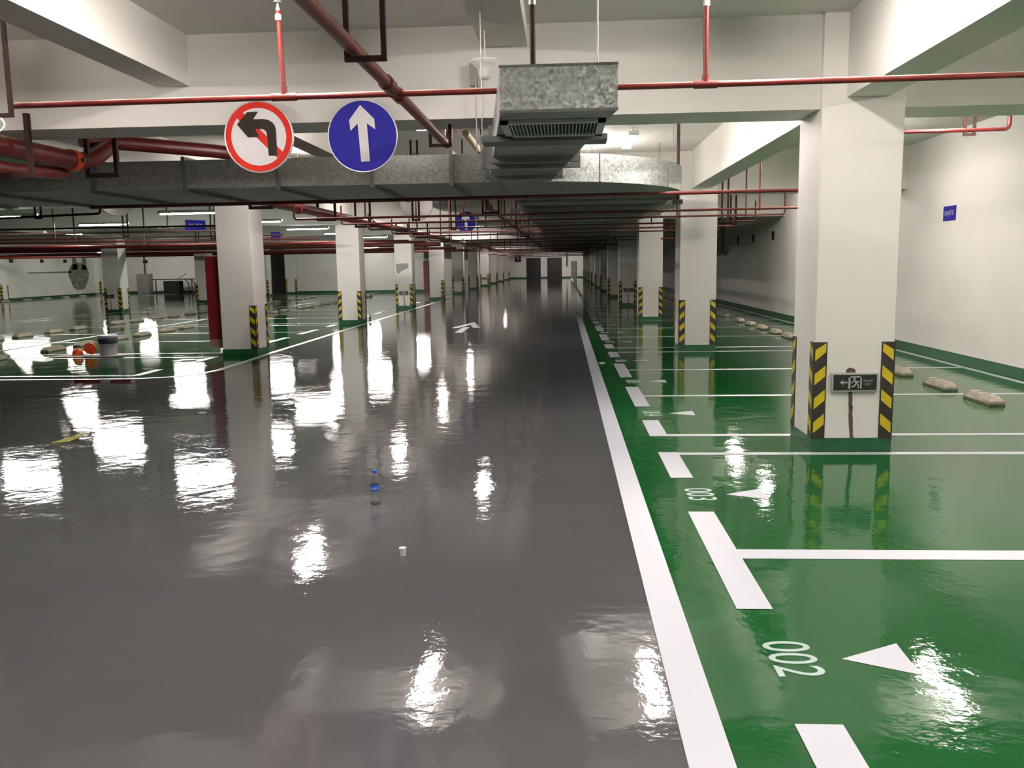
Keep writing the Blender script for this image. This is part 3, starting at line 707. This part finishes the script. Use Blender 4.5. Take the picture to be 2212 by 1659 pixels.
# steel U hangers
def u_hanger(x, y, z, w, label, s=.020, zt=CEIL):
    r = thing('pipe_hanger', label, 'pipe hanger', (x, y, z), group='square steel pipe hangers')
    for q in (-w/2, w/2): MB().box(q-s, q+s, -s, s, 0, zt-z).build('upright', 'steel_primer', r)
    MB().box(-w/2-s, w/2+s, -s, s, -2*s, 0).build('cross_bar', 'steel_primer', r)
u_hanger(-.975, 4.42, 2.640, .185, 'square steel hanger frame holding the red lane pipe near the top edge', .013)
u_hanger(-1.05, 7.58, 2.640, .17, 'steel hanger under the red lane pipe in front of the cross duct', .013, 2.80)
u_hanger(-1.0, 12.1, 2.33, .22, 'steel hanger on the lane pipe just behind the cross duct', .014)
u_hanger(-1.0, 16.6, 2.33, .22, 'steel hanger on the lane pipe, second behind the cross duct', .014)
u_hanger(-1.0, 22.6, 2.33, .22, 'steel hanger on the lane pipe, third behind the cross duct', .014)
u_hanger(-4.53, 8.45, 2.555, .29, 'steel hanger at the end of the big red main on the left', .021)
u_hanger(-4.80, 7.275, 2.44, .54, 'steel hanger with one leg in front of the big red main at the left edge', .02, 2.93)
tag(MB().tube([(-4.6, 6.2, 2.72), (-4.12, 6.2, 2.747), (-4.04, 6.2, 2.70), (-4.02, 6.2, 2.65), (-4.07, 6.2, 2.61), (-4.5, 6.2, 2.63)], .007, 8, fillet=.03).build('white_cable', 'white_enamel'), 'loop of pale cable hanging at the left edge by the big red main', 'cable')
u_hanger(-3.56, 5.45, 2.60, .14, 'steel hanger holding the left end of the nearest sprinkler pipe', .012, 3.2)
for k, y in enumerate((13.2, 16.9, 20.0, 24.9, 28.5, 34)):
    u_hanger(-4.62, y, 2.545, .34, 'steel hanger of the big main left of the lane, %s behind the cross duct' % ORD[k], .022)
for k, (x, y) in enumerate(((-2.3, 13.6), (-2.2, 17.5), (3.35, 17.5), (2.75, 15.1), (4.45, 10.0), (-8.6, 13.9), (-8.3, 20.3), (-9.6, 25.8), (-12.6, 29.4), (-9.2, 17.9))):
    z = {10.0: 2.95, 13.9: 2.49}.get(y, 2.33)
    u_hanger(x, y, z, .10, 'slim steel pipe hanger from the ceiling, %s of the small ones' % ORD[k], .014)

# ------------------------------------------------------------------ round traffic signs
RX = Matrix.Rotation(math.pi/2, 3, 'X')
def sign_base(x, y, z, label, rim='aluminium', R_=.293, back=False, rz=0, top=.27):
    r = thing('traffic_sign', label, 'traffic sign', (x, y, z), rz=rz)
    MB().lathe([(R_-.006, -.012), (R_, -.008), (R_, .010), (R_-.008, .014), (R_-.012, .008), (0.0001, .008)], 56, 0, (0, 0, 0), RX).build('rim', rim if not back else 'sign_back', r)
    MB().box(-.02, .02, .012, .088, .12, top).build('mounting_strap', 'aluminium', r)
    return r
def disc(b, r0, r1, y, mi=0, n=56):
    p = [(math.cos(2*math.pi*k/n), math.sin(2*math.pi*k/n)) for k in range(n)]
    for k in range(n):
        a, c = p[k], p[(k+1) % n]
        b.face([(a[0]*r0, y, a[1]*r0), (c[0]*r0, y, c[1]*r0), (c[0]*r1, y, c[1]*r1), (a[0]*r1, y, a[1]*r1)][::-1], mi)
r = sign_base(-2.51, 7.215, 2.68, 'round no-left-turn sign, white with red ring and slash, hung on the beam')
b = MB(); disc(b, 0.0005, .236, -.0105); b.build('white_field', 'sign_white', r)
b = MB(); disc(b, .232, .280, -.0125)
S = .293/257
def Q(pts, cx, cy, s): return [((x-cx)*s, -(y-cy)*s) for x, y in pts]
sl = Q([(180, 880), (222, 838), (522, 1140), (482, 1182)], 350, 1030, S)
b.prism_xz(sl[::-1], -.0130, -.0105); b.build('red_ring_and_slash', 'sign_red', r)
ar = [(195, 940), (275, 855), (355, 853), (316, 906), (395, 906), (430, 914), (458, 932), (475, 958), (480, 990), (480, 1165), (418, 1165), (413, 1010), (404, 988), (385, 976), (325, 975), (357, 1030), (272, 1032)]
MB().prism_xz(Q(ar, 350, 1030, S)[::-1], -.0155, -.0130).build('left_turn_arrow', 'sign_black', r)
def blue_sign(x, y, z, label):
    r = sign_base(x, y, z, label)
    b = MB(); disc(b, .0005, .282, -.0105); b.build('blue_field', 'sign_blue', r)
    a2 = [(1110, 805), (1210, 905), (1215, 980), (1155, 935), (1168, 1205), (1103, 1207), (1087, 935), (1033, 985), (1025, 910)]
    MB().prism_xz(Q(a2, 1120, 1025, .293/260)[::-1], -.0135, -.0105).build('ahead_arrow', 'sign_white', r)
blue_sign(-1.64, 7.215, 2.665, 'large round blue ahead-only sign with white arrow, hung on the first beam')
blue_sign(-2.68, 24.015, 2.78, 'small distant round blue ahead-only sign seen through the pipes')
sign_base(-2.62, 15.615, 2.70, 'grey back of a round sign over the left part of the lane', back=True)
sign_base(-6.75, 12.9, 2.71, 'grey back of a round sign below the duct, left of the big pillar', back=True, rz=.9, top=CEIL-2.708)
# blue plates
def plate(loc, rz, label, w=.34, h=.20, text='BAJABTD', nm='wall_plate'):
    r = thing(nm, label, 'blue sign plate', loc, rz=rz)
    MB().box(-w/2, w/2, -.012, 0, -h/2, h/2).build('panel', 'sign_blue' if text or nm == 'hanging_plate' else 'sign_black', r)
    if nm == 'hanging_plate':
        for q in (-w*.4, w*.4): MB().tube([(q, -.006, h/2), (q, -.006, CEIL-loc[2])], .004, 6).build('hanger_wire', 'zinc_rod', r)
    if text: glyphs(text, .105, 'exit_symbol', 'lettering', r, (0, -.0125, 0), (math.pi/2, 0, 0), .001, .62*w/.34)
plate((XR-.001, 13.94, 2.285), math.pi/2*-1, 'blue plate with pale lettering on the lit right wall', w=.42, h=.22)
plate((-8.25, 19.2, 2.58), .97, 'hanging blue plate beside the lamps, left of the big pillar', w=.50, h=.24, text='BA 7000', nm='hanging_plate')
for k, y in enumerate((22.4, 25.3, 27.9, 30.3)):
    plate((XR-.001, y, 2.31), -math.pi/2, 'small dark plate on the shaded right wall, %s from the front' % ORD[k], .26, .24, '')
for k, y in enumerate((47.6, 50.5, 52.95)):
    plate((XL+.001, y, 2.24), math.pi/2, 'small dark plate on the far left wall, %s from the left' % ORD[k], .36, .20, '')
plate((-29.04, 58.885, 2.2), 0, 'small dark plate high on the wall above the grey electrical box', .34, .22, '')
plate((-9.2, 27.5, 2.62), .3, 'small blue plate hanging under a lamp, right of the big pillar', .30, .26, '', nm='hanging_plate')
plate((-7.6, 34.5, 2.5), .3, 'small blue plate hanging near the green-tinted beam', .30, .26, '', nm='hanging_plate')

# ------------------------------------------------------------------ far end
def door(n, x0, x1, h, m_='dark_door'):
    r = struct(MB().box(x0, x1, YE-.02, YE-.001, 0, h).build('door_%d' % n, m_)); return r
d = door(1, -4.23, -2.6, 2.33); MB().box(-3.45, -3.42, YE-.03, YE-.02, 0, 2.33).build('leaf_gap', 'void_black', d)
d = door(2, -1.85, -.17, 2.33); MB().box(-1.05, -1.02, YE-.03, YE-.02, 0, 2.33).build('leaf_gap', 'void_black', d)
d = door(3, .86, 1.56, 1.88, 'door_grey'); MB().box(.9, 1.52, YE-.03, YE-.02, .78, .86).build('crash_rail', 'panel_grey', d)
r = thing('floor_sign', 'small dark square sign high on the far end wall, left of the doors', 'sign', (-5.2, YE-.001, 2.22))
MB().box(-.36, .36, -.03, 0, -.33, .33, c=.01).build('panel', 'sign_black', r)
b = MB(); b.box(-.05, .05, -.034, -.03, -.18, .12); b.prism_xz([(-.14, .08), (.14, .08), (0, .24)], -.034, -.03); b.build('symbol', 'exit_symbol', r)
pipe('wall_pipe', [(.4, YE-.08, 3.3), (.4, YE-.08, 1.3)], .07, 'dark vertical pipe on the far end wall, right of the double doors', 'black_steel', 'pipe')

# ------------------------------------------------------------------ far left things
r = thing('electrical_box', 'grey floor-standing electrical cabinet against the far left wall', 'electrical cabinet', (-29.0, 58.55, 0))
MB().box(-.42, .42, -.3, .3, 0, 1.35, c=.01).build('cabinet_body', 'panel_grey', r); MB().box(-.38, .38, -.312, -.3, .08, 1.28).build('door_panel', 'panel_grey', r)
MB().tube([(0, .1, 1.35), (0, .1, 3.2)], .045, 10).build('conduit', 'black_steel', r)
r = thing('scrap_bench', 'dark cluttered workbench with bent pipes against the far left wall', 'workbench', (-26.0, 57.4, 0))
MB().box(-1.7, 1.5, -.4, .4, .93, 1.0).build('bench_top', 'black_steel', r)
MB().box(-1.0, .1, -.35, .3, 0.0, .86, c=.02).build('black_crate', 'void_black', r)
for x in (-1.55, .95, 1.4): MB().box(x-.03, x+.03, -.3, -.24, 0, .93).build('leg', 'black_steel', r)
b = MB()
for k in range(3): b.tube([(.5+.4*k, -.42, 1.0), (.8+.42*k, -.46, .75), (.85+.42*k, -.5, .3), (.7+.42*k, -.5, .04)], .04, 8, fillet=.15)
b.build('bent_pipes', 'black_steel', r)
MB().tube([(-.1, 0, 1.0), (.5, 0, 1.35)], .02, 8).build('stick', 'steel_primer', r)
rg = random.Random(3)
b = MB(); n = 40
pts = []
for k in range(n):
    a = 2*math.pi*k/n; pts.append((54.4+(1.15+.12*math.sin(3*a)+rg.uniform(-.05, .05))*math.cos(a), 1.28+(.88+rg.uniform(-.06, .06))*math.sin(a)))
b.face([(XL+.004, y, z) for y, z in pts]); b.face([(XL+.004, y, z) for y, z in ((53.7, 1.7), (54.3, 1.7), (54.2, 2.75), (53.75, 2.75))]); b.face([(XL+.004, y, z) for y, z in ((54.8, 1.7), (55.4, 1.7), (55.3, 2.75), (54.9, 2.75))])
b.face([(XL+.004, y, z) for y, z in ((49.0, 1.52), (53.6, 1.50), (53.6, 1.62), (49.0, 1.58))])
tag(b.build('damp_stain', 'damp_stain'), 'big dark damp stain on the far left wall', 'stain')
def wall_pilaster(y, label):
    r = thing('wall_pilaster', label, 'pillar', (XL, y, 0), kind='thing')
    MB().box(0, .35, 0, .6, 0.1, CEIL).build('shaft', 'pillar_paint', r)
    MB().box(0, .353, -.003, .603, 0, .118).build('base_band', 'green_band', r)
    guard_mesh(-1, 1).build('corner_guard', ['guard_black', 'guard_yellow'], r, (.35, 0, 0)); guard_mesh(-1, -1).build('corner_guard', ['guard_black', 'guard_yellow'], r, (.35, .6, 0))
wall_pilaster(46.0, 'shallow pilaster on the far left wall near the picture edge')
wall_pilaster(56.3, 'shallow pilaster on the far left wall between stain and exit-sign pillar')
r = thing('corner_pillar', 'dark corner pillar at the left end of the pale stair wall', 'pillar', (-17.3, 53.1, 0), kind='thing')
MB().box(0, .69, 0, .69, .1, CEIL).build('shaft', 'pillar_paint', r); MB().box(-.003, .693, -.003, .693, 0, .118).build('base_band', 'green_band', r)
for sx, x in ((1, 0), (-1, .69)): guard_mesh(sx, 1).build('corner_guard', ['guard_black', 'guard_yellow'], r, (x, 0, 0))

# ------------------------------------------------------------------ loose things on the floor
r = thing('water_bottle', 'clear plastic water bottle with blue cap and label standing on the grey floor', 'bottle', (-1.29, 5.64, 0.0))
prof = [(.020, .004), (.030, .001), (.0335, .012), (.0335, .055), (.0322, .060), (.0335, .066), (.0335, .150), (.030, .172), (.019, .200), (.0135, .212), (.0135, .222)]
inner = [(max(.001, a-.0008), z+.0008) for a, z in prof][::-1]
b = MB(); b.lathe(prof + inner, 28); b.build('bottle_body', 'pet_plastic', r)
MB().lathe([(.0338, .092), (.0344, .093), (.0344, .132), (.0338, .133)], 28).build('label_band', 'bottle_blue', r)
b = MB(); rr = .0350
for k in range(5):
    a0 = -math.pi/2-.7+k*.30
    b.face([(rr*math.cos(a0), rr*math.sin(a0), .105), (rr*math.cos(a0+.14), rr*math.sin(a0+.14), .103), (rr*math.cos(a0+.2), rr*math.sin(a0+.2), .120), (rr*math.cos(a0+.06), rr*math.sin(a0+.06), .122)])
b.build('label_mark', 'sign_white', r)
MB().lathe([(.0158, .212), (.0162, .214), (.0162, .230), (.0145, .234)], 24).build('cap', 'bottle_blue', r)
r = thing('plastic_cup', 'small white plastic cup standing on the grey floor in front of the bottle', 'cup', (-.905, 4.58, 0))
MB().lathe([(.0145, .001), (.0205, .046), (.0215, .048), (.0195, .046), (.0138, .004), (.0001, .004)], 24).build('cup_wall', 'cup_plastic', r)
r = thing('paint_pail', 'white paint pail with a dark printed band standing on the left bays', 'pail', (-8.66, 15.85, 0))
MB().lathe([(.150, .0), (.152, .006), (.172, .36), (.180, .362), (.180, .345), (.183, .343), (.183, .385), (.176, .392), (.165, .388), (.0001, .388)], 32).build('pail_body', 'pail_plastic', r)
MB().lathe([(.1690, .235), (.1700, .236), (.1752, .328), (.1745, .329)], 32).build('printed_band', 'pail_label', r)
MB().tube([(-.183, 0, .33), (-.17, -.12, .22), (0, -.19, .17), (.17, -.12, .22), (.183, 0, .33)], .003, 6, fillet=.05).build('handle', 'zinc_rod', r)
def hat(loc, rot, label):
    r = thing('hard_hat', label, 'hard hat', loc); r.rotation_euler = rot; r.scale = (.78, .78, .78)
    MB().lathe([(.155, .0), (.150, .008), (.125, .012), (.122, .06), (.105, .11), (.065, .145), (.0001, .155)], 28).build('shell', 'orange_plastic', r)
    MB().box(-.012, .012, -.11, .11, .10, .158, c=.004).build('ridge', 'orange_plastic', r)
hat((-9.30, 15.9, .012), (.1, 0.05, 0), 'bright orange hard hat lying flat, left of the upright one')
hat((-9.08, 15.95, .125), (-1.15, .45, .3), 'bright orange hard hat tipped on its side beside the pail')
tag(MB().prism_xy([(-9.75, 15.55), (-8.55, 15.60), (-8.25, 15.95), (-8.9, 16.05), (-9.6, 15.9)], .007, .010).build('paper_sheet', 'paper'), 'pale paper sheet under the orange hard hats and pail', 'paper sheet')
tag(MB().tube([(-8.95, 15.45, .014), (-8.15, 15.40, .014)], .012, 8).build('wooden_stick', 'steel_primer'), 'dark stick lying in front of the paint pail', 'stick')
r = thing('red_pole', 'dark red pole lying on the grey floor in front of the pail', 'pole', (-7.14, 12.05, .018))
MB().tube([(0, 0, 0), (.88, -.04, 0)], .016, 8).build('shaft', 'hydrant_red', r); MB().tube([(.42, -.02, 0), (.56, -.026, 0)], .027, 10).build('collar', 'pail_plastic', r)
r = thing('fallen_leaf', 'yellow-green fallen leaf on the grey floor at left', 'leaf', (-4.70, 7.74, .001), rz=.2)
b = MB(); P_ = [(-.14, -.02, .004), (-.06, .03, .02), (0, .045, .035), (.07, .06, .05), (.15, .12, .065), (.08, -.005, .03), (.02, -.05, .012), (-.05, -.045, .006)]
b.raw(P_ + [(x, y, z-.0015) for x, y, z in P_] , [tuple(range(8)), tuple(range(15, 7, -1))]); b.build('blade', 'leaf_yellow', r)
MB().tube([(-.14, -.02, .004), (0, 0, .022), (.17, .13, .07)], .002, 6).build('stalk', 'leaf_yellow', r)
tag(MB().prism_xy([(.57, 13.78), (.66, 13.80), (.65, 13.90), (.56, 13.88)], .004, .012).build('paper_scrap', 'paper'), 'small paper scrap beside the white lane line', 'paper scrap')
r = thing('drink_bottle', 'small bottle standing just right of the second left pillar', 'bottle', (-5.72, 25.2, 0))
MB().lathe([(.030, .0), (.033, .01), (.033, .13), (.014, .18), (.014, .20), (.0001, .205)], 16).build('bottle_body', 'panel_grey', r)
MB().lathe([(.016, .195), (.016, .222), (.0001, .223)], 12).build('cap', 'sign_white', r)
bpy.context.view_layer.update()
